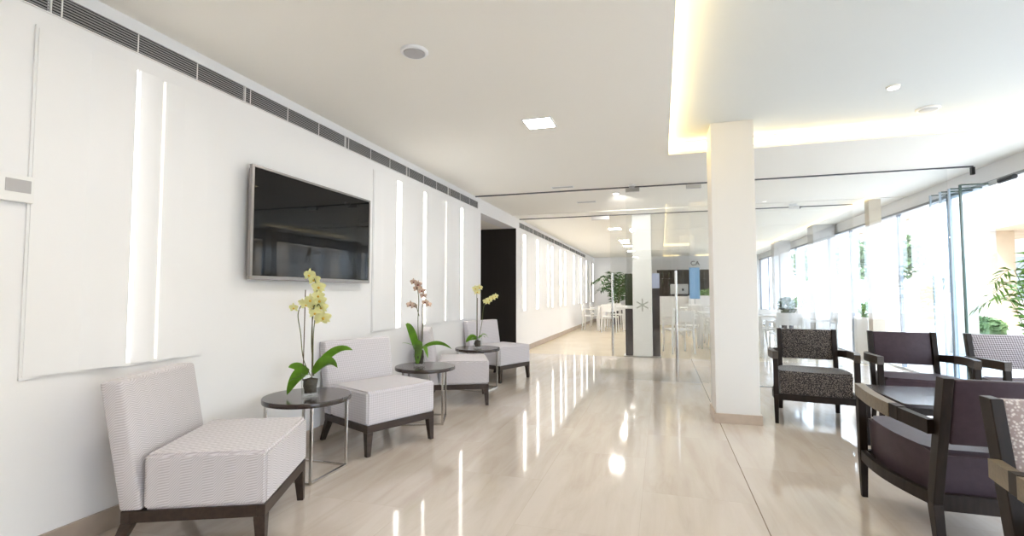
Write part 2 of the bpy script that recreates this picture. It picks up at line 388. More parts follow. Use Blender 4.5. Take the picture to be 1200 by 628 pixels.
# linear air grilles
def make_vent(y0, ln, label):
    t = thing('air_grille', label, 'air vent', (W, y0, 2.395), 0, 'linear air grilles along the top of the left wall')
    bm = B(); h = 0.108; box(bm, 0.0005, 0.002, 0.008, ln - 0.008, 0.004, h - 0.004); obj('shade_sheet', bm, M_vent_shade, t)  # flat dark sheet, coloured as the shade behind the slats
    bm = B(); box(bm, 0.0005, 0.012, 0, ln, 0, 0.004); box(bm, 0.0005, 0.012, 0, ln, h - 0.004, h); box(bm, 0.0005, 0.012, 0, 0.003, 0.004, h - 0.004); box(bm, 0.0005, 0.012, ln - 0.003, ln, 0.004, h - 0.004)
    obj('frame', bm, M_white, t)
    bm = B()
    for k in range(7):
        z = 0.012 + k * 0.0132
        hexa(bm, [(0.003, 0.006, z), (0.011, 0.006, z - 0.003), (0.011, ln - 0.006, z - 0.003), (0.003, ln - 0.006, z)],
             [(0.003, 0.006, z + 0.005), (0.011, 0.006, z + 0.003), (0.011, ln - 0.006, z + 0.003), (0.003, ln - 0.006, z + 0.005)])
    obj('slats', bm, M_slat, t)
    for f in (0.04 / ln, 0.38 / ln, 0.72 / ln):
        obj('rib', box(B(), 0.0115, 0.0135, ln * f - 0.003, ln * f + 0.003, 0.005, h - 0.005), M_white, t)
    return t
v0 = make_vent(1.44, 1.069, 'dark slatted air grille above the fluted panel nearest the camera')
vl = {0.37: 'dark slatted air grille at the top left corner of the picture', 2.51: 'dark slatted air grille directly above the television, nearer half',
      3.58: 'dark slatted air grille above the right edge of the television', 4.65: 'slatted air grille over the wide glowing slot beyond the television',
      5.72: 'last slatted air grille before the dark doorway'}
for y, l in vl.items(): dup(v0, (W, y, 2.395), 0, l)
ORD = ['first', 'second', 'third', 'fourth', 'fifth', 'sixth', 'seventh', 'eighth', 'ninth']
for k in range(8): dup(v0, (W, 9.0 + k * 1.07, 2.395), 0, 'grey air grille beyond the dark doorway, %s counted from the doorway' % ORD[k], 'air grilles in the run beyond the dark doorway')

# column in the lobby
struct('column', box(B(), 0.45, 0.81, 4.76, 5.16, 0.0005, INZ - 0.0005, 0.004), mat('column_paint', (0.74, 0.72, 0.69), 0.6))
bm = B(); x0, x1, y0, y1 = 0.45, 0.81, 4.76, 5.16; q = 0.015
box(bm, x0 - q, x1 + q, y0 - q, y0 - .0005, 0.0005, 0.085); box(bm, x0 - q, x1 + q, y1 + .0005, y1 + q, 0.0005, 0.085)
box(bm, x0 - q, x0 - .0005, y0, y1, 0.0005, 0.085); box(bm, x1 + .0005, x1 + q, y0, y1, 0.0005, 0.085)
struct('baseboard_column', bm, mat('column_skirting', (0.50, 0.40, 0.32), 0.35, var=0.1, vscale=8))
# columns along the window side
for i, (x, y, s) in enumerate(((3.02, 8.62, 0.16), (3.05, 11.6, 0.40), (2.97, 14.9, 0.40))):
    struct('column', box(B(), x, x + s, y, y + s, 0.0005, CZ - 0.0005, 0.004), (M_cream if False else mat('warm_column_paint', (0.66, 0.58, 0.47), 0.6)) if i == 0 else mat('dining_column_paint', (0.60, 0.60, 0.61), 0.6))

# window side (right): header, glazed bays, frames
struct('wall_right', box(box(B(), XR, XR + 0.20, YB, YF, 2.38, CZ), XR, XR + 0.2, YB, -2.4, 0, 2.38), M_wall)
struct('trim_2', box(B(), XR - 0.03, XR + 0.05, -2.4, YF, 2.345, 2.379), mat('window_rail_grey', (0.30, 0.31, 0.33), 0.4, 0.6))
struct('trim_3', box(B(), XR - 0.03, XR + 0.06, -2.4, YF, 0.0005, 0.03), M_steel)
ys = [-2.4, -0.6, 1.2, 3.0, 4.8, 7.5, 8.9, 10.9, 12.9, 14.9, 16.9, 18.5, 19.98]
k = 1
for a, c in zip(ys, ys[1:]):
    if a == 4.8: continue            # the folded-open bay
    o = struct('window_%d' % k, box(B(), XR + 0.004, XR + 0.012, a + 0.03, c - 0.03, 0.031, 2.344), M_exglass)
    bm = B(); box(bm, XR - 0.01, XR + 0.03, a, a + 0.045, 0.031, 2.344); box(bm, XR - 0.01, XR + 0.03, c - 0.03, c, 0.031, 2.344)
    f = obj('window_frame', bm, mat('grey_window_frame', (0.22, 0.25, 0.30), 0.4), o); k += 1
# folded glass leaves stacked at the open bay
for j, y in enumerate((6.57, 6.79, 6.98, 7.20)):
    t = thing('folding_glass_leaf', ['folded clear glass door leaf nearest the opening, in the stack by the window', 'second folded glass leaf from the opening in the stack by the window', 'third folded glass leaf from the opening in the stack by the window', 'innermost folded glass leaf, deepest in the stack by the window'][j], 'glass door', (XR - 0.32, y, 0.0), R(4 - 3 * j), 'folded glass leaves by the opening')
    obj('pane', box(B(), 0.0, 0.30, -0.005, 0.005, 0.04, 2.33), M_stack, t)
    obj('edge_profile', box(B(), -0.018, -0.0005, -0.012, 0.012, 0.03, 2.34), mat('blue_grey_profile', (0.42, 0.50, 0.58), 0.4) if j else M_gedge, t)
    obj('top_rail', box(B(), 0.0, 0.30, -0.010, 0.010, 2.331, 2.344), M_gedge, t)
    obj('bottom_rail', box(B(), 0.0, 0.30, -0.012, 0.012, 0.005, 0.039), M_steel, t)

# ------------------------------------------------------------------ glass partitions
def partition(y, x0, x1, joints, label, edge_open=None):
    t = thing('glass_partition', label, 'glass partition', (0, y, 0))
    xs = [x0] + joints + [x1]
    for a, c in list(zip(xs, xs[1:]))[1:]:      # the first stretch is the open passage
        obj('pane', box(B(), a + 0.003, min(c, 3.12) - 0.003, -0.005, 0.005, 0.012, CZ - 0.016), M_glass, t)
    obj('ceiling_track', box(B(), x0, x1, -0.012, 0.012, CZ - 0.015, CZ - 0.0005), mat('dark_track', (0.10, 0.10, 0.11), 0.4, 0.5), t)
    return t
p1 = partition(6.70, W + 0.002, 3.36, [-0.44, 0.14, 1.14], 'frameless clear glass partition across the lobby behind the square column')
bm = B(); box(bm, 0.95, 1.36, -0.02, 0.02, 0.001, 0.011); obj('floor_shoe', bm, M_steel, p1)
obj('end_bracket', box(B(), 3.34, 3.37, -0.02, 0.02, 2.47, 2.554), M_black, p1)
for x in (-0.35, 0.42):
    b_ = obj('patch_fitting', box(B(), x - 0.09, x + 0.09, -0.022, 0.022, 2.50, 2.553, 0.002), M_steel, p1)
p2 = partition(9.05, W + 0.002, 2.95, [-0.88, 0.02, 1.6], 'frameless clear glass partition further back, beside the white pillar')
for x in (-1.05,): obj('patch_fitting', box(B(), x - 0.16, x + 0.16, -0.022, 0.022, 2.49, 2.553, 0.002), M_steel, p2)
def handle(x, y, z1, label):
    t = thing('door_pull_bar', label, 'door handle', (x, y, 0))
    obj('bar', cyl(B(), 0, -0.05, 0.03, z1, 0.017, n=16), M_chrome, t, True)
    bm = B()
    for z in (0.15, z1 - 0.15): tube(bm, [(0, -0.04, z), (0, 0.045, z)], 0.009)
    obj('standoff', bm, M_chrome, t)
    return t
handle(0.18, 6.65, 1.43, 'tall chrome pull bar on the front glass partition, close to the column')
handle(-0.84, 9.0, 1.50, 'tall chrome pull bar on the rear glass partition, left of the white pillar')

# pillar with dark side panels behind the rear partition
t = thing('display_totem', 'white pillar with black side panels and star emblem beyond the glass', 'pillar', (-0.33, 9.30, 0))
obj('pillar', box(B(), -0.165, 0.165, -0.15, 0.15, 0.021, CZ - 0.001, 0.003), mat('pillar_white', (0.88, 0.88, 0.87), 0.5), t)
obj('base_plate', box(B(), -0.33, 0.31, -0.19, 0.17, 0.0005, 0.02), M_steel, t)
for s, z1 in ((-1, 0.86), (1, 1.23)):
    obj('side_panel', box(B(), s * 0.235 - 0.065, s * 0.235 + 0.065, -0.14, -0.10, 0.021, z1, 0.002), mat('dark_navy_gloss', (0.010, 0.010, 0.018), 0.5), t)
obj('upper_panel', box(B(), -0.30, -0.17, -0.13, -0.10, 0.92, 1.50, 0.002), mat('dark_green_view', (0.02, 0.035, 0.018), 0.2), t)  # added panel coloured as the greenery seen beside the pillar
obj('upper_panel', box(B(), 0.17, 0.30, -0.13, -0.10, 1.232, 1.50, 0.002), mat('pale_blue_panel', (0.40, 0.45, 0.62), 0.3), t)
obj('shelf', box(B(), -0.33, -0.166, -0.16, -0.08, 0.88, 0.91, 0.003), M_white, t)
bm = B()
for a in (0, 60, 120):
    r_ = 0.115; w_ = 0.011; ca, sa = math.cos(R(a + 90)), math.sin(R(a + 90))
    px, pz = -sa * w_, ca * w_
    pts = [(-ca * r_ - px, -sa * r_ - pz), (ca * r_ - px, sa * r_ - pz), (ca * r_ + px, sa * r_ + pz), (-ca * r_ + px, -sa * r_ + pz)]
    yo = -0.1512 - 0.0004 * (a / 60)
    hexa(bm, [(p[0], yo, 0.93 + p[1]) for p in pts], [(p[0], yo - 0.002, 0.93 + p[1]) for p in pts])
obj('star_emblem', bm, M_greymark, t)

# ------------------------------------------------------------------ ceiling fixtures
def ceil_disc(name, x, y, z, r, label, cat, core, lamp=None):
    t = thing(name, label, cat, (x, y, z))
    obj('ring', lathe(B(), [(r, -0.0005), (r, -0.006), (r * 0.93, -0.014), (r * 0.80, -0.016), (r * 0.78, -0.001)]), M_white, t, True)
    obj('grille' if lamp is None else 'lamp', lathe(B(), [(r * 0.77, -0.004), (r * 0.74, -0.018), (r * 0.4, -0.022), (0.001, -0.023)]), core, t, True)
    return t
ceil_disc('ceiling_speaker', -1.37, 2.53, CZ, 0.082, 'round white ceiling speaker above the television side of the lobby', 'speaker', M_grey)
ceil_disc('ceiling_diffuser', 2.17, 4.90, INZ, 0.085, 'round flat ceiling diffuser inside the raised ceiling by the cove light', 'speaker', mat('pale_grille', (0.6, 0.6, 0.6), 0.6))
ceil_disc('ceiling_spotlight', 1.69, 4.29, INZ, 0.045, 'small round ceiling spotlight in the raised ceiling', 'ceiling light', emit('spot_lamp', (1, .96, .9), 6.0), 1)
t = ceil_disc('ceiling_spotlight', -0.60, 7.05, CZ, 0.05, 'small round spotlight added between the glass partitions to brighten the white pillar', 'ceiling light', emit('spot_lamp', (1, .96, .9), 6.0), 1)  # fitting and beam added to whiten the pillar front
ld = bpy.data.lights.new('pillar_fill_beam', 'SPOT'); ld.energy = 80; ld.spot_size = R(100); ld.spot_blend = 0.6; ld.shadow_soft_size = 0.04; ld.color = (1, .96, .9)
lo_ = bpy.data.objects.new('pillar_fill_beam', ld); COL.objects.link(lo_); lo_.parent = t; lo_.location = (0, 0, -0.04)
lo_.rotation_euler = Vector((0.25, 2.12, -1.55)).to_track_quat('-Z', 'Y').to_euler()
def square_light(x, y, s, label, group=None, ly=None):
    ly = ly or s
    t = thing('square_downlight', label, 'ceiling light', (x, y, CZ), 0, group)
    a = s / 2; c = ly / 2; e = 0.015
    bm = B(); box(bm, -a, a, -c, -c + e, -0.008, -0.0005); box(bm, -a, a, c - e, c, -0.008, -0.0005); box(bm, -a, -a + e, -c + e, c - e, -0.008, -0.0005); box(bm, a - e, a, -c + e, c - e, -0.008, -0.0005)
    obj('frame', bm, M_white, t)
    obj('lamp', box(B(), -a + e, a - e, -c + e, c - e, -0.006, -0.001), M_down, t)
    return t
square_light(-0.955, 3.93, 0.25, 'square lit downlight in the lobby ceiling, the nearest one')
square_light(-0.955, 1.0, 0.25, 'unseen square downlight added as fill in the lobby ceiling, overhead beside the camera')  # this one and the next are unseen, added to brighten the ceiling
square_light(-0.955, -1.9, 0.25, 'unseen square downlight added as fill in the lobby ceiling, behind the camera')
sq = square_light(-0.97, 11.04, 0.28, 'square lit downlight beyond the glass, nearest of the far row', 'far row of downlights')
for y, l in ((13.6, 'square lit downlight beyond the glass, second of the far row'), (15.2, 'square lit downlight beyond the glass, third of the far row'), (17.1, 'square lit downlight beyond the glass, deepest of the far row')):
    dup(sq, (-0.95, y, CZ), 0, l)
# dome camera, slim ceiling slots, fittings by the glass
t = thing('dome_camera', 'small white dome camera on the ceiling just before the front glass', 'camera', (-0.35, 6.56, CZ))
obj('mount', cyl(B(), 0, 0, -0.025, -0.0005, 0.045), M_white, t, True)
obj('dome', lathe(B(), [(0.036, -0.0255), (0.036, -0.04), (0.026, -0.056), (0.001, -0.062)]), M_grey, t, True)
t = thing('bullet_camera', 'small white bullet camera under the ceiling right of the column, beyond the glass', 'camera', (2.03, 8.75, CZ))
obj('mount', box(B(), -0.05, 0.05, -0.03, 0.03, -0.03, -0.0005, 0.004), M_white, t)
obj('body', tube(B(), [(-0.05, 0.02, -0.055), (0.09, -0.04, -0.07)], 0.028, 14), M_white, t, True)
obj('lens', tube(B(), [(0.0905, -0.0402, -0.07), (0.098, -0.044, -0.0715)], 0.022, 14), M_black, t, True)
def slot(x, y, label, w=0.30):
    t = thing('ceiling_slot_vent', label, 'air vent', (x, y, CZ))
    bm = B(); box(bm, -w / 2, w / 2, -0.05, -0.04, -0.008, -0.0005); box(bm, -w / 2, w / 2, 0.04, 0.05, -0.008, -0.0005); box(bm, -w / 2, -w / 2 + .01, -0.04, 0.04, -0.008, -0.0005); box(bm, w / 2 - .01, w / 2, -0.04, 0.04, -0.008, -0.0005)
    obj('frame', bm, M_white, t); obj('louvre', box(B(), -w / 2 + .011, w / 2 - .011, -0.039, 0.039, -0.005, -0.001), M_grey, t)
slot(-1.1, 7.62, 'small ceiling slot vent between the two glass partitions'); slot(-1.25, 6.45, 'white ceiling slot vent just before the front glass partition')
# sliding roller hardware at the window opening
t = thing('door_roller', 'dark cylindrical roller hardware hanging on the window rail by the opening', 'door hardware', (XR - 0.055, 6.36, 2.33))
obj('body', tube(B(), [(0, -0.17, 0.0), (0, 0.06, -0.0)], 0.026, 14), M_black, t, True)
obj('clamp', box(B(), -0.026, 0.022, 0.062, 0.20, -0.026, 0.026, 0.004), M_steel, t)

# wall mounted thermostat
t = thing('thermostat', 'white wall control plate with grey display at the left edge', 'wall control', (W + 0.0105, 1.345, 1.595))
obj('plate', box(B(), 0.0005, 0.018, -0.065, 0.058, -0.065, 0.05, 0.004), M_white, t)
obj('display', box(B(), 0.0185, 0.020, -0.042, 0.045, -0.024, 0.03, 0.001), M_grey, t)

# television
t = thing('television', 'wall mounted flat black television with silver frame', 'television', (W, 3.185, 1.61))
hw, hh = 0.675, 0.375
obj('back_shell', box(B(), 0.035, 0.0595, -hw + 0.02, hw - 0.02, -hh + 0.02, hh - 0.02, 0.006), M_black, t)
obj('wall_bracket', box(B(), 0.0005, 0.0345, -0.20, 0.20, -0.15, 0.15), M_black, t)
bm = B(); e = 0.022; box(bm, 0.06, 0.085, -hw, hw, -hh, -hh + e * 1.2, 0.003); box(bm, 0.06, 0.085, -hw, hw, hh - e * .7, hh, 0.003); box(bm, 0.06, 0.085, -hw, -hw + e, -hh + e * 1.2, hh - e * .7, 0.003); box(bm, 0.06, 0.085, hw - e * .8, hw, -hh + e * 1.2, hh - e * .7, 0.003)
obj('frame', bm, M_bezel, t)
obj('screen', box(B(), 0.0601, 0.078, -hw + e, hw - e * .8, -hh + e * 1.2, hh - e * .7), M_screen, t)

# ------------------------------------------------------------------ slipper chairs
def make_slipper(label, cloth):
    t = thing('slipper_chair', label, 'chair', (0, 0, 0), 0, 'slipper chairs along the left wall')
    w = 0.305
    # seat block with crowned top
    bm = B(); box(bm, -w, w, -0.32, 0.185, 0.216, 0.452)
    bmesh.ops.bevel(bm, geom=list(bm.edges), offset=0.014, segments=3, affect='EDGES')
    obj('seat', bm, cloth, t, True)
    # raked backrest
    bm = B()
    hexa(bm, [(-w, 0.115 + 0.072, 0.216), (w, 0.187, 0.216), (w, 0.275, 0.216), (-w, 0.275, 0.216)],
         [(-w, 0.285, 0.765), (w, 0.285, 0.765), (w, 0.375, 0.765), (-w, 0.375, 0.765)], 0.014, 3)
    obj('backrest', bm, cloth, t, True)
    bm = B(); r = w - 0.004; z0, z1 = 0.165, 0.215
    box(bm, -r, r, -0.316, -0.280, z0, z1, 0.002); box(bm, -r, r, 0.235, 0.271, z0, z1, 0.002)
    box(bm, -r, -r + 0.036, -0.280, 0.235, z0, z1, 0.002); box(bm, r - 0.036, r, -0.280, 0.235, z0, z1, 0.002)
    obj('base_rail', bm, M_rail, t)
    for sx in (-1, 1):
        for sy in (-1, 1):
            bm = B(); y = -0.291 if sy < 0 else 0.246; x = sx * (r - 0.025); s1, s0 = 0.05, 0.032
            dx = sx * 0.009; dy = -0.009 if sy < 0 else 0.075
            leg(bm, x, y, 0.1645, s1, dx, dy, s0, 0.002)
            obj('leg', bm, M_rail, t)
    return t
def heading(fx, fy): return math.atan2(fx, -fy)
hA = heading(.914, .405); hB = heading(.914, -.405)
def pos(front, h, d=0.32):
    return (front[0] - d * math.sin(h), front[1] + d * math.cos(h), 0)
s1 = make_slipper('lilac grey slipper chair nearest the camera at the left edge', M_cloth_c); s1.location = pos((-1.805, 2.08), hA); s1.rotation_euler.z = hA
s2 = make_slipper('diamond patterned grey slipper chair between the first two round tables', M_cloth); s2.location = pos((-1.855, 3.31), hB); s2.rotation_euler.z = hB
dup(s1, pos((-1.825, 5.07), hA), hA, 'slipper chair between the peach orchid and the farthest orchid table')
dup(s2, pos((-1.85, 6.25), hB), hB, 'farthest slipper chair, in front of the dark doorway')

# ------------------------------------------------------------------ round side tables
def make_side_table(label):
    t = thing('side_table', label, 'table', (0, 0, 0), 0, 'round side tables between the slipper chairs')
    obj('table_top', lathe(B(), [(0.255, 0.455), (0.268, 0.459), (0.27, 0.466), (0.27, 0.484), (0.267, 0.488), (0.001, 0.488)], n=56), wood('dark_table_top', (0.028, 0.018, 0.016), (0.05, 0.034, 0.03), 0.22, (5, 40, 40), coat=0.2), t, True)
    q = 0.172
    for sx in (-1, 1):
        for sy in (-1, 1):
            obj('leg', box(B(), sx * q - 0.009, sx * q + 0.009, sy * q - 0.006, sy * q + 0.006, 0.013, 0.4545, 0.001), M_chrome, t)
    bm = B(); 
    box(bm, -q - .009, q + .009, -q - .006, -q + .006, 0.0005, 0.0125); box(bm, -q - .009, q + .009, q - .006, q + .006, 0.0005, 0.0125)
    box(bm, -q - .009, -q + .009, -q + .006, q - .006, 0.0005, 0.0125); box(bm, q - .009, q + .009, -q + .006, q - .006, 0.0005, 0.0125)
    obj('floor_frame', bm, M_chrome, t)
    bm = B(); box(bm, -q, q, -0.02, 0.02, 0.4465, 0.4545); obj('cross_bar', bm, M_black, t)
    return t
TP = [(-2.20, 2.69), (-2.06, 4.07), (-2.13, 5.58)]
st = make_side_table('round dark side table beside the nearest slipper chair, yellow orchid on it'); st.location = (*TP[0], 0)
dup(st, (*TP[1], 0), R(20), 'round dark side table under the peach orchid')
dup(st, (*TP[2], 0), R(-10), 'round dark side table farthest from the camera, near the dark doorway')

# ------------------------------------------------------------------ orchids
CR = Vector((math.cos(R(16.907)), math.sin(R(16.907)), 0))     # picture-right direction, used only to turn each plant
CF = Vector((-CR.y, CR.x, 0))
def leaf_mesh(p0, direction, length, width, rise, droop, fold=0.25, n=12, twist=0):
    bm = B(); d = Vector(direction).normalized(); side = Vector((-d.y, d.x, 0)); rows = []
    for i in range(n + 1):
        u = i / n; w = width * (math.sin(math.pi * min(1, (u * 0.93 + 0.07))) ** 0.6) * (1 - 0.25 * u)
        if i == n: w = 0.001
        c = Vector(p0) + d * length * u + Vector((0, 0, rise * math.sin(u * math.pi * 0.5) * 1.0 - droop * u * u))
        if twist == 'f':
            u2 = u + .02; tg = d * length * .02 + Vector((0, 0, rise * (math.sin(u2 * math.pi * .5) - math.sin(u * math.pi * .5)) - droop * (u2 * u2 - u * u)))
            sd = (tg.cross(CF - CR * 0.15)).normalized()
        else: sd = (side + Vector((0, 0, twist))).normalized()
        rows.append([bm.verts.new(c - sd * w / 2 + Vector((0, 0, fold * w * .5))), bm.verts.new(c), bm.verts.new(c + sd * w / 2 + Vector((0, 0, fold * w * .5)))])
    for a, c in zip(rows, rows[1:]):
        for k in range(2): bm.faces.new((a[k], a[k + 1], c[k + 1], c[k]))
    g = bmesh.ops.solidify(bm, geom=list(bm.faces), thickness=0.0015)
    return bm
def flower(parent, p, nrm, s, mm, lipm):
    n = Vector(nrm).normalized(); up = Vector((0, 0, 1)); a = n.cross(up).normalized(); c = a.cross(n).normalized()
    bm = B()
    for ang, ln, wd in ((90, 1.0, .52), (215, 1.0, .5), (325, 1.0, .5), (15, 1.05, .95), (165, 1.05, .95)):
        d = a * math.cos(R(ang)) + c * math.sin(R(ang)); sd = n.cross(d)
        off = 0.002 if wd > .9 else 0.0; rows = []
        for i in range(6):
            u = i / 5; w = wd * s * math.sin(math.pi * (0.12 + 0.83 * u)) ** 0.8
            q = Vector(p) + d * (ln * s * u) + n * (off + 0.25 * s * u * (1 - u) + 0.004)
            rows.append([bm.verts.new(q - sd * w / 2), bm.verts.new(q - n * 0.06 * s), bm.verts.new(q + sd * w / 2)])
        for r0, r1 in zip(rows, rows[1:]):
            for k in range(2): bm.faces.new((r0[k], r0[k + 1], r1[k + 1], r1[k]))
    bmesh.ops.solidify(bm, geom=list(bm.faces), thickness=0.0012)
    f = obj('flower', bm, mm, parent, True)
    bm = B(); bmesh.ops.create_icosphere(bm, subdivisions=1, radius=s * 0.22, matrix=Matrix.Translation(Vector(p) + n * s * 0.18 - c * s * 0.12))
    obj('lip', bm, lipm, f, True)
    return f
def glass_pot(t, r, h, bark=True):
    obj('glass_pot', lathe(B(), [(r * 0.80, 0.0005), (r * 0.84, 0.006), (r, h), (r * 0.955, h), (r * 0.80, 0.014), (0.001, 0.013)]), M_pot, t, True)
    bm = B()
    lathe(bm, [(0.001, 0.02), (r * 0.50, 0.022), (r * 0.66, h * 0.4), (r * 0.60, h * 0.68), (0.001, h * 0.76)], n=20)
    for v in bm.verts:
        v.co += Vector((random.uniform(-1, 1), random.uniform(-1, 1), random.uniform(-.3, 1))) * r * 0.10
    obj('bark_and_roots', bm, M_bark, t, True)
def spine(pts):
    """smooth curve through points"""
    P = [Vector(p) for p in pts]; out = []
    for i in range(len(P) - 1):
        p0 = P[max(i - 1, 0)]; p1 = P[i]; p2 = P[i + 1]; p3 = P[min(i + 2, len(P) - 1)]
        for k in range(6):
            u = k / 6; out.append(0.5 * ((2 * p1) + (-p0 + p2) * u + (2 * p0 - 5 * p1 + 4 * p2 - p3) * u * u + (-p0 + 3 * p1 - 3 * p2 + p3) * u ** 3))
    out.append(P[-1]); return out
def L3(a, z, d=0.0):           # a: across, d: away, z: up, in the turned frame of a plant
    return CR * a + CF * d + Vector((0, 0, z))
ZT = 0.4885
# --- yellow orchid
t = thing('potted_orchid', 'tall yellow orchid in a glass pot on the nearest round table', 'plant', (-2.155, 2.66, ZT))
glass_pot(t, 0.062, 0.155)
for p0, d, ln, wd, ri, dr, tw in (
    (L3(-.015, .15), CR * -1 + CF * -.25, .125, .085, .03, .165, 'f'), (L3(-.02, .15), CR * -1 + CF * .2, .14, .06, .05, .02, 'f'),
    (L3(.0, .14, -.01), CR * -1 + CF * -.9, .13, .035, .0, .03, 0), (L3(.01, .15), CR * 1 + CF * .1, .25, .055, .20, .06, 'f'),
    (L3(.02, .15, -.01), CR * 1 + CF * -.3, .18, .065, .15, .11, 'f'), (L3(.02, .14, .01), CR * .9 + CF * .8, .15, .06, .08, .05, 0)):
    obj('leaf', leaf_mesh(p0, d, ln, wd, ri, dr, twist=tw), M_leaf, t, True)
obj('stem', tube(B(), spine([L3(.0, .13), L3(-.05, .24), L3(-.075, .40, .01), L3(-.09, .52), L3(-.065, .585), L3(-.02, .60, -.02)]), .003), M_stem, t, True)
obj('stem', tube(B(), spine([L3(.02, .13), L3(.0, .35), L3(.01, .55), L3(.03, .66), L3(.015, .74), L3(-.01, .775)]), .003), M_stem, t, True)
obj('stem', tube(B(), spine([L3(.015, .13), L3(.012, .40), L3(.035, .58), L3(.07, .56, -.03)]), .003), M_stem, t, True)
obj('support_stake', tube(B(), [L3(-.05, .10), L3(-.045, .68)], .0032), M_stake, t)
obj('support_stake', tube(B(), [L3(.008, .10), L3(.002, .56)], .0032), M_stake, t)
random.seed(3)
for a, z, d, s in ((-.01, .775, -.02, .034), (.005, .745, .02, .033), (.045, .70, -.01, .034), (.03, .66, .02, .030), (.0, .615, -.02, .034), (.045, .61, 0, .034), (.005, .575, .02, .033), (-.03, .585, -.02, .028), (.055, .565, .01, .034), (.03, .53, -.02, .032), (.085, .505, -.03, .038), (.06, .49, .0, .034), (-.115, .565, 0, .026), (-.06, .60, -.01, .02), (.05, .64, -.03, .03)):
    flower(t, L3(a, z, d), -CF + CR * random.uniform(-.6, .6) + Vector((0, 0, random.uniform(-.2, .4))), s * 1.3, M_fy, M_lip)
# --- peach orchid
t = thing('potted_orchid', 'peach coloured orchid with upright leaf in glass pot on the middle table', 'plant', (-2.10, 4.03, ZT))
glass_pot(t, 0.060, 0.20)
for p0, d, ln, wd, ri, dr, tw in (
    (L3(-.01, .10), CR * -1 + CF * .1, .12, .075, .275, .0, 'f'), (L3(-.02, .16), CR * -1 + CF * -.3, .14, .035, .06, .01, 0),
    (L3(-.01, .03, -.04), CR * 1 + CF * -.2, .03, .07, .20, .0, 'f'), (L3(.02, .16), CR * 1 + CF * .1, .27, .04, .10, .11, 'f'), (L3(.02, .17), CR * .8 + CF * -.8, .10, .05, .05, .14, .2)):
    obj('leaf', leaf_mesh(p0, d, ln, wd, ri, dr, twist=tw), M_leaf, t, True)
obj('stem', tube(B(), spine([L3(-.005, .15), L3(-.015, .4), L3(-.01, .60), L3(-.03, .72), L3(-.06, .76)]), .0032), M_stem, t, True)
obj('stem', tube(B(), spine([L3(.02, .15), L3(.03, .35), L3(.03, .55), L3(.05, .60), L3(.07, .585)]), .0032), M_stem, t, True)
obj('support_stake', tube(B(), [L3(.022, .12), L3(.024, .56)], .0035), M_stake, t)
for a, z, d, s in ((-.055, .76, 0, .036), (-.01, .735, -.02, .040), (-.03, .70, .01, .036), (.02, .68, -.01, .038), (.035, .635, 0, .034), (.055, .575, -.02, .038), (.075, .555, .01, .032), (-.085, .555, -.01, .038), (-.055, .54, .01, .032)):
    flower(t, L3(a, z, d), -CF + CR * random.uniform(-.7, .7) + Vector((0, 0, random.uniform(-.3, .3))), s, M_fp, M_lipp)
obj('stem', tube(B(), spine([L3(-.005, .45), L3(-.04, .56), L3(-.08, .56)]), .003), M_stem, t, True)
# --- small cream orchid
t = thing('potted_orchid', 'small cream orchid with two flower spikes on the farthest round table', 'plant', (-2.10, 5.50, ZT))
glass_pot(t, 0.058, 0.13)
for p0, d, ln, wd, ri, dr, tw in ((L3(-.01, .11), CR * -1 + CF * .1, .13, .075, .05, .09, 'f'), (L3(-.01, .12), CR * -.6 + CF * -.8, .10, .06, .03, .05, 0), (L3(.01, .12), CR * 1, .12, .05, .10, .10, .2), (L3(.01, .12), CR * .6 + CF * .8, .12, .05, .05, .05, .2)):
    obj('leaf', leaf_mesh(p0, d, ln, wd, ri, dr, twist=tw), M_leaf, t, True)
obj('stem', tube(B(), spine([L3(-.01, .1), L3(-.01, .35), L3(-.01, .6), L3(-.01, .70)]), .0035), M_stem, t, True)
obj('stem', tube(B(), spine([L3(.01, .1), L3(.05, .30), L3(.07, .48), L3(.11, .56), L3(.20, .60)]), .0035), M_stem, t, True)
obj('support_stake', tube(B(), [L3(-.002, .08), L3(-.004, .60)], .0035), M_stake, t)
for a, z, d, s in ((-.03, .71, 0, .042), (.02, .72, -.02, .042), (-.005, .67, -.03, .042), (.10, .56, 0, .040), (.14, .58, -.02, .042), (.18, .60, 0, .042), (.215, .62, -.01, .038), (.12, .545, -.03, .034)):
    flower(t, L3(a, z, d), -CF + CR * random.uniform(-.5, .5) + Vector((0, 0, random.uniform(-.1, .4))), s, M_fc, M_lip)

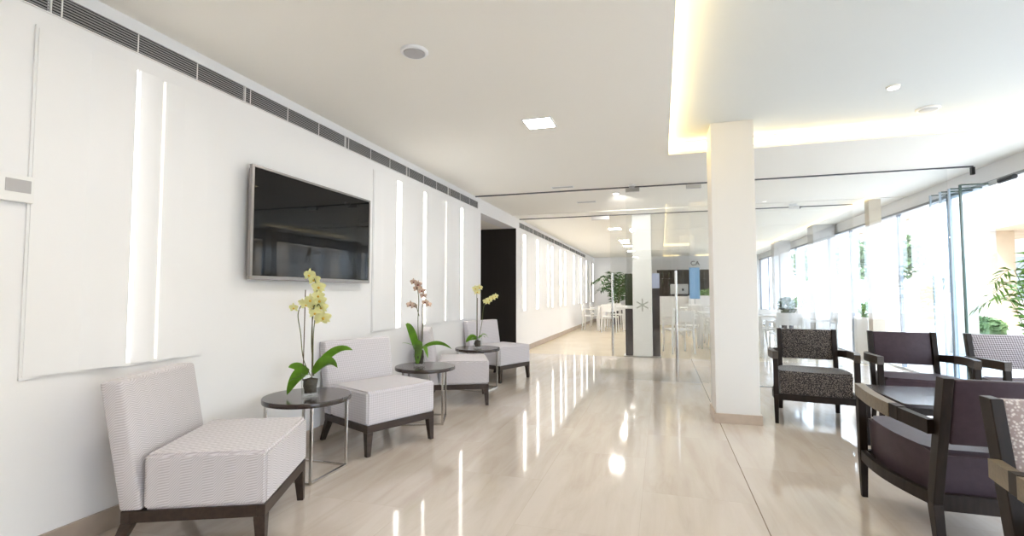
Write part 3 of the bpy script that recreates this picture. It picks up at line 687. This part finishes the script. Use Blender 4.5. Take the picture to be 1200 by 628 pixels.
# ------------------------------------------------------------------ dark armchairs
M_arm_shaded = wood('shaded_brown_arm_wood', (0.035, 0.024, 0.017), (0.06, 0.043, 0.03), 0.45, (8, 60, 60))  # same pad wood, darkened for the shade on the far row
def make_armchair(label, seatm, backm, loc, rz, padm=None, rearm=None):
    t = thing('lounge_armchair', label, 'armchair', loc, rz, 'dark framed lounge armchairs round the low table')
    FX, FY, RX, RYb, RYt = 0.29, -0.345, 0.235, 0.27, 0.40
    # cushion, wider at the front, bowed out at the sides
    bm = B(); lo = []; hi = []; outline = []
    n = 7
    for k in range(n + 1):
        u = k / n; outline.append((-(RX - .018 + (FX - RX) * u + 0.035 * math.sin(math.pi * u)), 0.24 + (FY + 0.0 - 0.24) * u))
    left = outline; right = [(-x, y) for x, y in outline[::-1]]
    poly = left + [(0, FY - 0.012)] + right
    for x, y in poly: lo.append(bm.verts.new((x * .97, y * .97, 0.232)))
    for x, y in poly: hi.append(bm.verts.new((x, y, 0.460 - 0.02 * (y + .345) / 0.6)))
    m_ = len(poly)
    for k in range(m_): bm.faces.new((lo[k], lo[(k + 1) % m_], hi[(k + 1) % m_], hi[k]))
    f1 = bm.faces.new(lo[::-1]); f2 = bm.faces.new(hi)
    bmesh.ops.bevel(bm, geom=list(f2.edges) + list(f1.edges), offset=0.022, segments=3, affect='EDGES')
    obj('seat_cushion', bm, seatm, t, True)
    # padded back
    bm = B(); w = RX - 0.021
    def ry(z): return RYb + (RYt - RYb) * (z - 0.15) / 0.63
    hexa(bm, [(-w, ry(.50) - .022, .50), (w, ry(.50) - .022, .50), (w, ry(.50) + .022, .50), (-w, ry(.50) + .022, .50)],
         [(-w, ry(.785) - .022, .785), (w, ry(.785) - .022, .785), (w, ry(.785) + .022, .785), (-w, ry(.785) + .022, .785)], 0.010, 3)
    obj('backrest', bm, backm, t, True)
    # posts
    for s in (-1, 1):
        bm = B(); a = 0.019
        hexa(bm, [(s * (RX + .005) - .017, RYb + .035, 0), (s * (RX + .005) + .017, RYb + .035, 0), (s * (RX + .005) + .017, RYb + .069, 0), (s * (RX + .005) - .017, RYb + .069, 0)],
             [(s * RX - a, RYb - .03, .22), (s * RX + a, RYb - .03, .22), (s * RX + a, RYb + .03, .22), (s * RX - a, RYb + .03, .22)], 0.002)
        hexa(bm, [(s * RX - a, RYb - .03, .2205), (s * RX + a, RYb - .03, .2205), (s * RX + a, RYb + .03, .2205), (s * RX - a, RYb + .03, .2205)],
             [(s * RX - a, RYt - .036, .79), (s * RX + a, RYt - .036, .79), (s * RX + a, RYt + .028, .79), (s * RX - a, RYt + .028, .79)], 0.003)
        obj('rear_leg', bm, M_dark, t)
        bm = B(); x = s * (FX + .012); a = .020
        hexa(bm, [(x - .014, FY - .014, 0), (x + .014, FY - .014, 0), (x + .014, FY + .014, 0), (x - .014, FY + .014, 0)],
             [(x - a, FY - a, .25), (x + a, FY - a, .25), (x + a, FY + a, .25), (x - a, FY + a, .25)], 0.002)
        box(bm, x - a, x + a, FY - a, FY + a, .2505, .565, 0.003)
        obj('front_leg', bm, M_dark, t)
        # curved arm: rear dark half, front lighter half
        pts = []
        for k in range(13):
            u = k / 12; xx = RX + .030 + (FX + .012 - RX - .030) * u + 0.045 * math.sin(math.pi * u); yy = RYb + .065 + (FY - .02 - RYb - .065) * u
            pts.append((s * xx, yy, 0.566 + 0.031 * math.sin(u * math.pi / 2)))
        obj('armrest', sweep(B(), pts[:4], 0.034, 0.062), rearm or M_dark, t)
        obj('arm_pad', sweep(B(), pts[4:], .045, 0.066), padm or M_arm_shaded, t)
        c = (Vector(pts[5]) + Vector(pts[6])) / 2
        obj('arm_joint', sweep(B(), [Vector(pts[3]) * .999 + Vector((0, 0, .002)), Vector(pts[4]) * 1.0 + Vector((0, 0, .002))], 0.040, 0.066), M_dark, t)
        # curved lower side rail
        pts = [(s * (RX + .0 + (FX + .012 - RX) * (k / 12) + 0.040 * math.sin(math.pi * k / 12)), RYb - .0 + (FY - RYb) * k / 12, 0.235) for k in range(13)]
        obj('side_rail', sweep(B(), pts[0:], 0.028, 0.055), M_dark, t)
    obj('front_rail', sweep(B(), [(-FX, FY, .235), (-.15, FY - .008, .235), (0, FY - .012, .235), (.15, FY - .008, .235), (FX, FY, .235)], 0.026, 0.055), M_dark, t)
    obj('back_rail', box(B(), -RX + .02, RX - .02, RYb - .013, RYb + .013, .19, .262, .002), M_dark, t)
    return t
make_armchair('brown weave armchair with dark wood frame next to the square column', M_brownweave, M_brownweave, (1.315, 5.19, 0), R(-9))
make_armchair('aubergine armchair facing the camera, middle of the far row', M_vinyl, M_vinyl, (2.06, 5.05, 0), R(-9))
make_armchair('armchair with pale diamond hatched back at the far right', M_vinyl, M_hatch, (2.80, 4.96, 0), R(-4))
make_armchair('large aubergine armchair seen from behind, facing the low table', M_vinyl, M_vinyl, (1.385, 2.95, 0), R(180), M_arm_lit)
make_armchair('armchair with cream scale patterned back at the right edge, nearest the camera', M_sand, M_scale, (1.325, 1.73, 0), R(1), M_arm_lit, M_arm_lit)

# low table
t = thing('coffee_table', 'square dark wood low table among the armchairs', 'table', (1.805, 4.07, 0))
obj('table_top', box(B(), -.35, .35, -.35, .35, .425, .45, .003), mat('dark_coffee_top', (0.022, 0.015, 0.017), 0.22), t)
bm = B(); box(bm, -.31, .31, -.31, -.29, .375, .4245); box(bm, -.31, .31, .29, .31, .375, .4245); box(bm, -.31, -.29, -.29, .29, .375, .4245); box(bm, .29, .31, -.29, .29, .375, .4245)
obj('apron', bm, M_dark, t)
for sx in (-1, 1):
    for sy in (-1, 1): obj('leg', leg(B(), sx * .325, sy * .325, .4245, .045, 0, 0, .032), M_dark, t)

# ------------------------------------------------------------------ foliage
def blade_plant(t, n, length, width, height, mm, seed, spread=1.0, leaves_per=1, stemr=.005, bias=None):
    random.seed(seed)
    for i in range(n):
        a = 2 * math.pi * i / n + random.uniform(-.3, .3); d = Vector((math.cos(a), math.sin(a), 0))
        if bias: d = (d + Vector(bias)).normalized()
        hgt = height * random.uniform(.75, 1.1); ln = length * random.uniform(.7, 1.1) * spread
        pts = spine([(0, 0, .2), Vector((0, 0, hgt * .6)) + d * ln * .15, Vector((0, 0, hgt)) + d * ln * .5, Vector((0, 0, hgt * .93)) + d * ln])
        bm = B(); tube(bm, pts, stemr, 5, stemr * .4)
        obj('frond_stem', bm, M_stem, t)
        bm = B(); m_ = len(pts)
        for k in range(m_ // 3, m_):
            p = pts[k]; tan = (pts[min(k + 1, m_ - 1)] - pts[k - 1]).normalized(); sd = Vector((-tan.y, tan.x, 0))
            if sd.length < 1e-3: sd = Vector((1, 0, 0))
            sd.normalize()
            for s in (-1, 1):
                q = p + sd * s * width * 6 * (1 - .5 * abs(k / m_ - .6)) + tan * width * 3 - Vector((0, 0, width * random.uniform(.5, 3)))
                mid = (p + q) / 2 + Vector((0, 0, width * .6)); ww = tan * width * .5
                v = [bm.verts.new(p), bm.verts.new(mid + ww), bm.verts.new(q), bm.verts.new(mid - ww)]
                bm.faces.new(v)
        bmesh.ops.remove_doubles(bm, verts=bm.verts, dist=0.0005)
        obj('frond', bm, mm, t)
def pot(t, r, h, m):
    obj('pot', lathe(B(), [(r * .75, .0005), (r, h), (r * 1.05, h), (r * 1.05, h + .02), (r * .93, h + .02), (r * .9, h - .02), (.001, h - .02)]), m, t, True)
t = thing('potted_bamboo_palm', 'green leafy potted palm by the window opening at the right edge', 'plant', (3.27, 5.66, 0))
pot(t, .16, .34, M_terra)
blade_plant(t, 9, .36, .026, 1.40, M_bamboo, 11, bias=(-.25, -.15, 0))
t = thing('potted_palm', 'dark green potted palm at the far end of the hall', 'plant', (-1.55, 18.4, 0))
pot(t, .25, .5, M_terra)
blade_plant(t, 12, .75, .06, 1.75, M_palm, 12, stemr=.012)

def leaf_cloud(bm, c, rad, n, s, seed):
    random.seed(seed)
    for _ in range(n):
        d = Vector((random.gauss(0, 1), random.gauss(0, 1), random.gauss(0, 1))).normalized() * random.uniform(.6, 1.0)
        p = Vector(c) + Vector((d.x * rad[0], d.y * rad[1], d.z * rad[2]))
        a = Vector((random.gauss(0, 1), random.gauss(0, 1), random.gauss(0, .6))).normalized() * s; b2 = a.cross(Vector((random.gauss(0, 1), random.gauss(0, 1), random.gauss(0, 1)))).normalized() * s * .45
        bm.faces.new([bm.verts.new(p - a), bm.verts.new(p + b2), bm.verts.new(p + a), bm.verts.new(p - b2)])
    return bm

# ------------------------------------------------------------------ dining furniture beyond the glass
def make_white_chair():
    t = thing('white_dining_chair', 'white dining chair', 'chair', (0, 0, 0), 0, 'white dining chairs beyond the glass')
    obj('seat', box(B(), -.22, .22, -.22, .21, .43, .46, .006), M_wchair, t)
    for sx in (-1, 1):
        obj('leg', leg(B(), sx * .20, -.195, .4295, .036, sx * .02, -.02, .024), M_wchair, t)
        bm = B(); leg(bm, sx * .20, .225, .4295, .036, sx * .015, .04, .024)
        hexa(bm, [(sx * .20 - .018, .212, .43), (sx * .20 + .018, .212, .43), (sx * .20 + .018, .243, .43), (sx * .20 - .018, .243, .43)],
             [(sx * .20 - .014, .275, .82), (sx * .20 + .014, .275, .82), (sx * .20 + .014, .30, .82), (sx * .20 - .014, .30, .82)], .002)
        obj('leg', bm, M_wchair, t)
        obj('armrest', sweep(B(), [(sx * .215, .23, .64), (sx * .235, 0, .645), (sx * .23, -.20, .64)], .03, .022), M_wchair, t)
        obj('arm_post', box(B(), sx * .23 - .013, sx * .23 + .013, -.215, -.19, .4605, .628), M_wchair, t)
    obj('backrest', hexa(B(), [(-.184, .235, .60), (.184, .235, .60), (.184, .25, .60), (-.184, .25, .60)], [(-.184, .272, .81), (.184, .272, .81), (.184, .288, .81), (-.184, .288, .81)], .003), M_wchair, t)
    return t
def make_white_table():
    t = thing('white_dining_table', 'white dining table', 'table', (0, 0, 0), 0, 'white dining tables beyond the glass')
    obj('table_top', box(B(), -.40, .40, -.40, .40, .71, .74, .004), M_wchair, t)
    for sx in (-1, 1):
        for sy in (-1, 1): obj('leg', leg(B(), sx * .365, sy * .365, .7095, .05, 0, 0, .04), M_wchair, t)
    return t
wt = make_white_table(); wc = make_white_chair()
tabs = [((2.05, 10.05), 'white dining table closest to the armchairs, just beyond the rear glass'), ((1.15, 11.2), 'white dining table beyond the glass, right beside the lobby column edge'),
        ((1.85, 13.3), 'white dining table midway down the window side'), ((0.9, 14.6), 'white dining table in the middle depth, left of the window-side ones'), ((1.80, 16.3), 'white dining table farthest down the window side'),
        ((-1.45, 15.3), 'white dining table by the glowing wall panels'), ((-1.45, 17.0), 'white dining table by the glowing wall, near the potted palm')]
first = True
TL = ['the dining table closest to the armchairs', 'the dining table beside the lobby column', 'the midway window-side table', 'the middle-depth table', 'the farthest window-side table', 'the table by the glowing wall', 'the table next to the potted palm']
for i, ((x, y), l) in enumerate(tabs):
    if i == 0: wt.location = (x, y, 0); wt['label'] = l
    else: dup(wt, (x, y, 0), 0, l)
    for dx, dy, rz, where in ((0, -.58, 180, 'near side'), (0, .58, 0, 'far side'), (-.62, 0, 90, 'left side'), (.62, 0, -90, 'right side')):
        if i in (5, 6) and where in ('far side',): continue
        if i == 0 and where in ('near side',): dy = -.50
        lab = 'white dining chair on the %s of %s' % (where, TL[i])
        rot = R(rz + random.uniform(-8, 8))
        if first: wc.location = (x + dx, y + dy, 0); wc.rotation_euler.z = rot; wc['label'] = lab; first = False
        else: dup(wc, (x + dx, y + dy, 0), rot, lab)
dup(wc, (0.30, 10.05, 0), R(200), 'white dining chair seen between the pull bar and the column')

# bar corner seen between the door bar and column
t = thing('back_bar', 'dark back bar cabinet with shelves at the far end, left of the column', 'cabinet', (0.95, 18.9, 0))
obj('carcass', box(B(), -1.1, 1.3, .30, .38, .0005, 2.0), M_clad, t)
obj('counter', box(B(), -1.1, 1.3, -.4, .2995, .0005, 1.02, .004), M_wchair, t)
for z in (1.35, 1.68): obj('shelf', box(B(), -1.05, 1.25, .08, .2995, z, z + .03), M_dark, t)
random.seed(5)
bt = thing('bottle', 'dark bottle on the back bar shelves', 'bottle', (0, 0, 0), 0, 'bottles on the back bar shelves')
obj('bottle_body', lathe(B(), [(.035, .0005), (.037, .02), (.037, .17), (.014, .21), (.012, .27), (.012, .28), (.001, .28)], n=12), M_bottle, bt, True)
obj('bottle_cap', cyl(B(), 0, 0, .2805, .30, .013, n=10), M_grey, bt)
fst = True
for z in (1.38, 1.71):
    for k in range(9):
        p = (0.95 - .9 + k * .24, 18.9 + .19, z + .0005)
        l = 'dark bottle, %s from the left on the %s shelf of the back bar' % (ORD[k], 'lower' if z < 1.5 else 'upper')
        if fst: bt.location = p; bt['label'] = l; fst = False
        else: dup(bt, p, 0, l)
t = thing('coffee_machine', 'grey espresso machine on the white bar counter at the far end', 'machine', (0.62, 18.75, 1.0205))
obj('body', box(B(), -.30, .30, -.18, .18, .08, .44, .02), M_steel, t); obj('drip_tray', box(B(), -.28, .28, -.24, .18, .0005, .0795, .006), M_black, t)
obj('group_head', cyl(B(), -.12, -.205, .20, .28, .035), M_black, t); obj('group_head', cyl(B(), .12, -.205, .20, .28, .035), M_black, t)
t = thing('blue_notice_board', 'light blue upright panel beside the column at the far bar', 'sign', (1.05, 17.2, 0))
obj('panel', box(B(), -.16, .16, -.02, .02, .95, 1.98, .004), M_blue, t); obj('post', box(B(), -.02, .02, -.02, .02, .02, .9495), M_steel, t); obj('base_plate', cyl(B(), 0, 0, .0005, .0195, .2), M_steel, t)
# the lettering high on the far wall
cu = bpy.data.curves.new('letters', 'FONT'); cu.body = 'CA'; cu.size = 0.24; cu.extrude = 0.01; cu.align_x = 'CENTER'
tmp = bpy.data.objects.new('tmp_letters', cu); COL.objects.link(tmp); tmp.rotation_euler = (R(90), 0, 0)
bpy.context.view_layer.update(); dg = bpy.context.evaluated_depsgraph_get()
me = bpy.data.meshes.new_from_object(tmp.evaluated_get(dg)); bpy.data.objects.remove(tmp)
o = link('wall_lettering', me, M_black); o.rotation_euler = (R(90), 0, 0); o.location = (1.25, YF - .0115, 2.20)
tag(o, 'dark letters CA high on the far wall left of the column', 'lettering')

# planters with greenery by the windows
def planter(x, y, lx, ly, h, label, seed, m=M_wchair, lz=.16):
    t = thing('planter_box', label, 'planter', (x, y, 0))
    bm = B(); e = .02
    box(bm, -lx / 2, lx / 2, -ly / 2, -ly / 2 + e, .0005, h); box(bm, -lx / 2, lx / 2, ly / 2 - e, ly / 2, .0005, h)
    box(bm, -lx / 2, -lx / 2 + e, -ly / 2 + e, ly / 2 - e, .0005, h); box(bm, lx / 2 - e, lx / 2, -ly / 2 + e, ly / 2 - e, .0005, h); box(bm, -lx / 2 + e, lx / 2 - e, -ly / 2 + e, ly / 2 - e, .0005, h - .04)
    obj('box', bm, m, t)
    f = obj('foliage', leaf_cloud(B(), (0, 0, h + lz * .6), (lx * .5, ly * .45, lz), int(260 * max(lx, ly) / .8), .05, seed), mat('fresh_green_leaf', (0.20, 0.36, 0.08), 0.5, var=0.4, vscale=6), t); f['kind'] = 'stuff'
    return t
planter(1.9, 18.2, 2.0, .3, 1.05, 'long white planter box with green plants across the end of the dining area', 21)
planter(3.22, 13.5, .28, .9, .80, 'white planter box of bright green plants by the window', 22)
planter(3.28, 9.50, .25, .6, .75, 'small white planter box with fresh green plants by the window near the beige column', 23)
t = thing('potted_shrub', 'small potted green plant in a dark pot beside the white column', 'plant', (2.55, 11.75, 0))
pot(t, .13, .62, M_terra); f = obj('foliage', leaf_cloud(B(), (0, 0, .85), (.17, .17, .22), 260, .05, 24), M_hedge, t)

# ------------------------------------------------------------------ outside
o = struct('ground_terrace', box(B(), XR + .2, 30, -20, 45, -.14, -.03), M_pave)
t = thing('villa', 'cream building with square pillars across the terrace outside the windows', 'building', (13.5, 13, -.0295))
obj('wall', box(B(), 0, 3, -18, 18, .0005, 5.0), M_creamw, t)
for k, y in enumerate((-14, -9.5, -5, -1.6, 3.2, 8, 13)):
    obj('pillar', box(B(), -2.6, -1.9, y, y + .7, .0005, 3.3, .01), M_cream, t)
obj('canopy', box(B(), -2.9, -.0005, -18, 18, 3.3005, 3.7), M_cream, t)
for y in (-11.5, -7, -2.5, 1.2, 6, 10.8): obj('window', box(B(), -.02, -.0005, y, y + 1.6, .9, 2.6), mat('dark_pane', (.10, .12, .13), .2), t)  # panes in one even dark grey
def hedge(x, y, lx, ly, h, label, seed, n):
    bm = B(); leaf_cloud(bm, (0, 0, h * .5), (lx * .55, ly * .5, h * .52), n, .11, seed)
    random.seed(seed)
    box(bm, -lx * .33, lx * .33, -ly * .4, ly * .4, .0005, h * .75)
    o = obj('hedge', bm, M_hedge); o.location = (x, y, -.03); return tag(o, label, 'hedge')
hedge(8.6, 10.5, .9, 2.6, .95, 'low green hedge outside behind the hatched armchair', 31, 2600)
hedge(7.5, 1.2, 1.0, 5.5, 2.0, 'tall green hedge outside the windows near the camera', 32, 3600)
hedge(9.0, 17.8, .6, 1.6, .45, 'green hedge outside the windows of the dining area', 33, 1200)
def tree(x, y, h, r, label, seed):
    t = thing('garden_tree', label, 'tree', (x, y, -.03), 0)
    bm = B(); tube(bm, spine([(0, 0, .0005), (.05, .03, h * .3), (-.03, .05, h * .55), (.02, 0, h * .8)]), .11, 8, .05)
    for a in range(5): tube(bm, [(0, 0, h * .5), (r * .6 * math.cos(a * 1.26), r * .6 * math.sin(a * 1.26), h * .85)], .04, 6, .015)
    obj('trunk', bm, M_trunk, t, True)
    obj('crown', leaf_cloud(B(), (0, 0, h * .85), (r, r, r * .8), 1500, .14, seed), M_hedge, t)
tree(9.0, 3.8, 3.4, 1.4, 'bushy garden tree outside opposite the television', 41)

# garden pergola and further trees seen through the dining windows
t = thing('garden_pergola', 'cream pergola with square posts outside the dining area windows', 'pergola', (5.6, 14, -.0295))
for y in (-2.3, .8, 3.6, 6.6): obj('post', box(B(), -.17, .17, y - .17, y + .17, .0005, 2.9, .01), M_cream, t)
obj('beam', box(B(), -.12, .12, -3.2, 7.4, 2.9005, 3.15), M_cream, t)
tree(8.3, 22.5, 3.0, 1.3, 'pale leafy tree outside the dining windows, nearer one', 43)
tree(7.4, 27.5, 3.2, 1.3, 'leafy tree outside near the far end of the dining windows', 44)
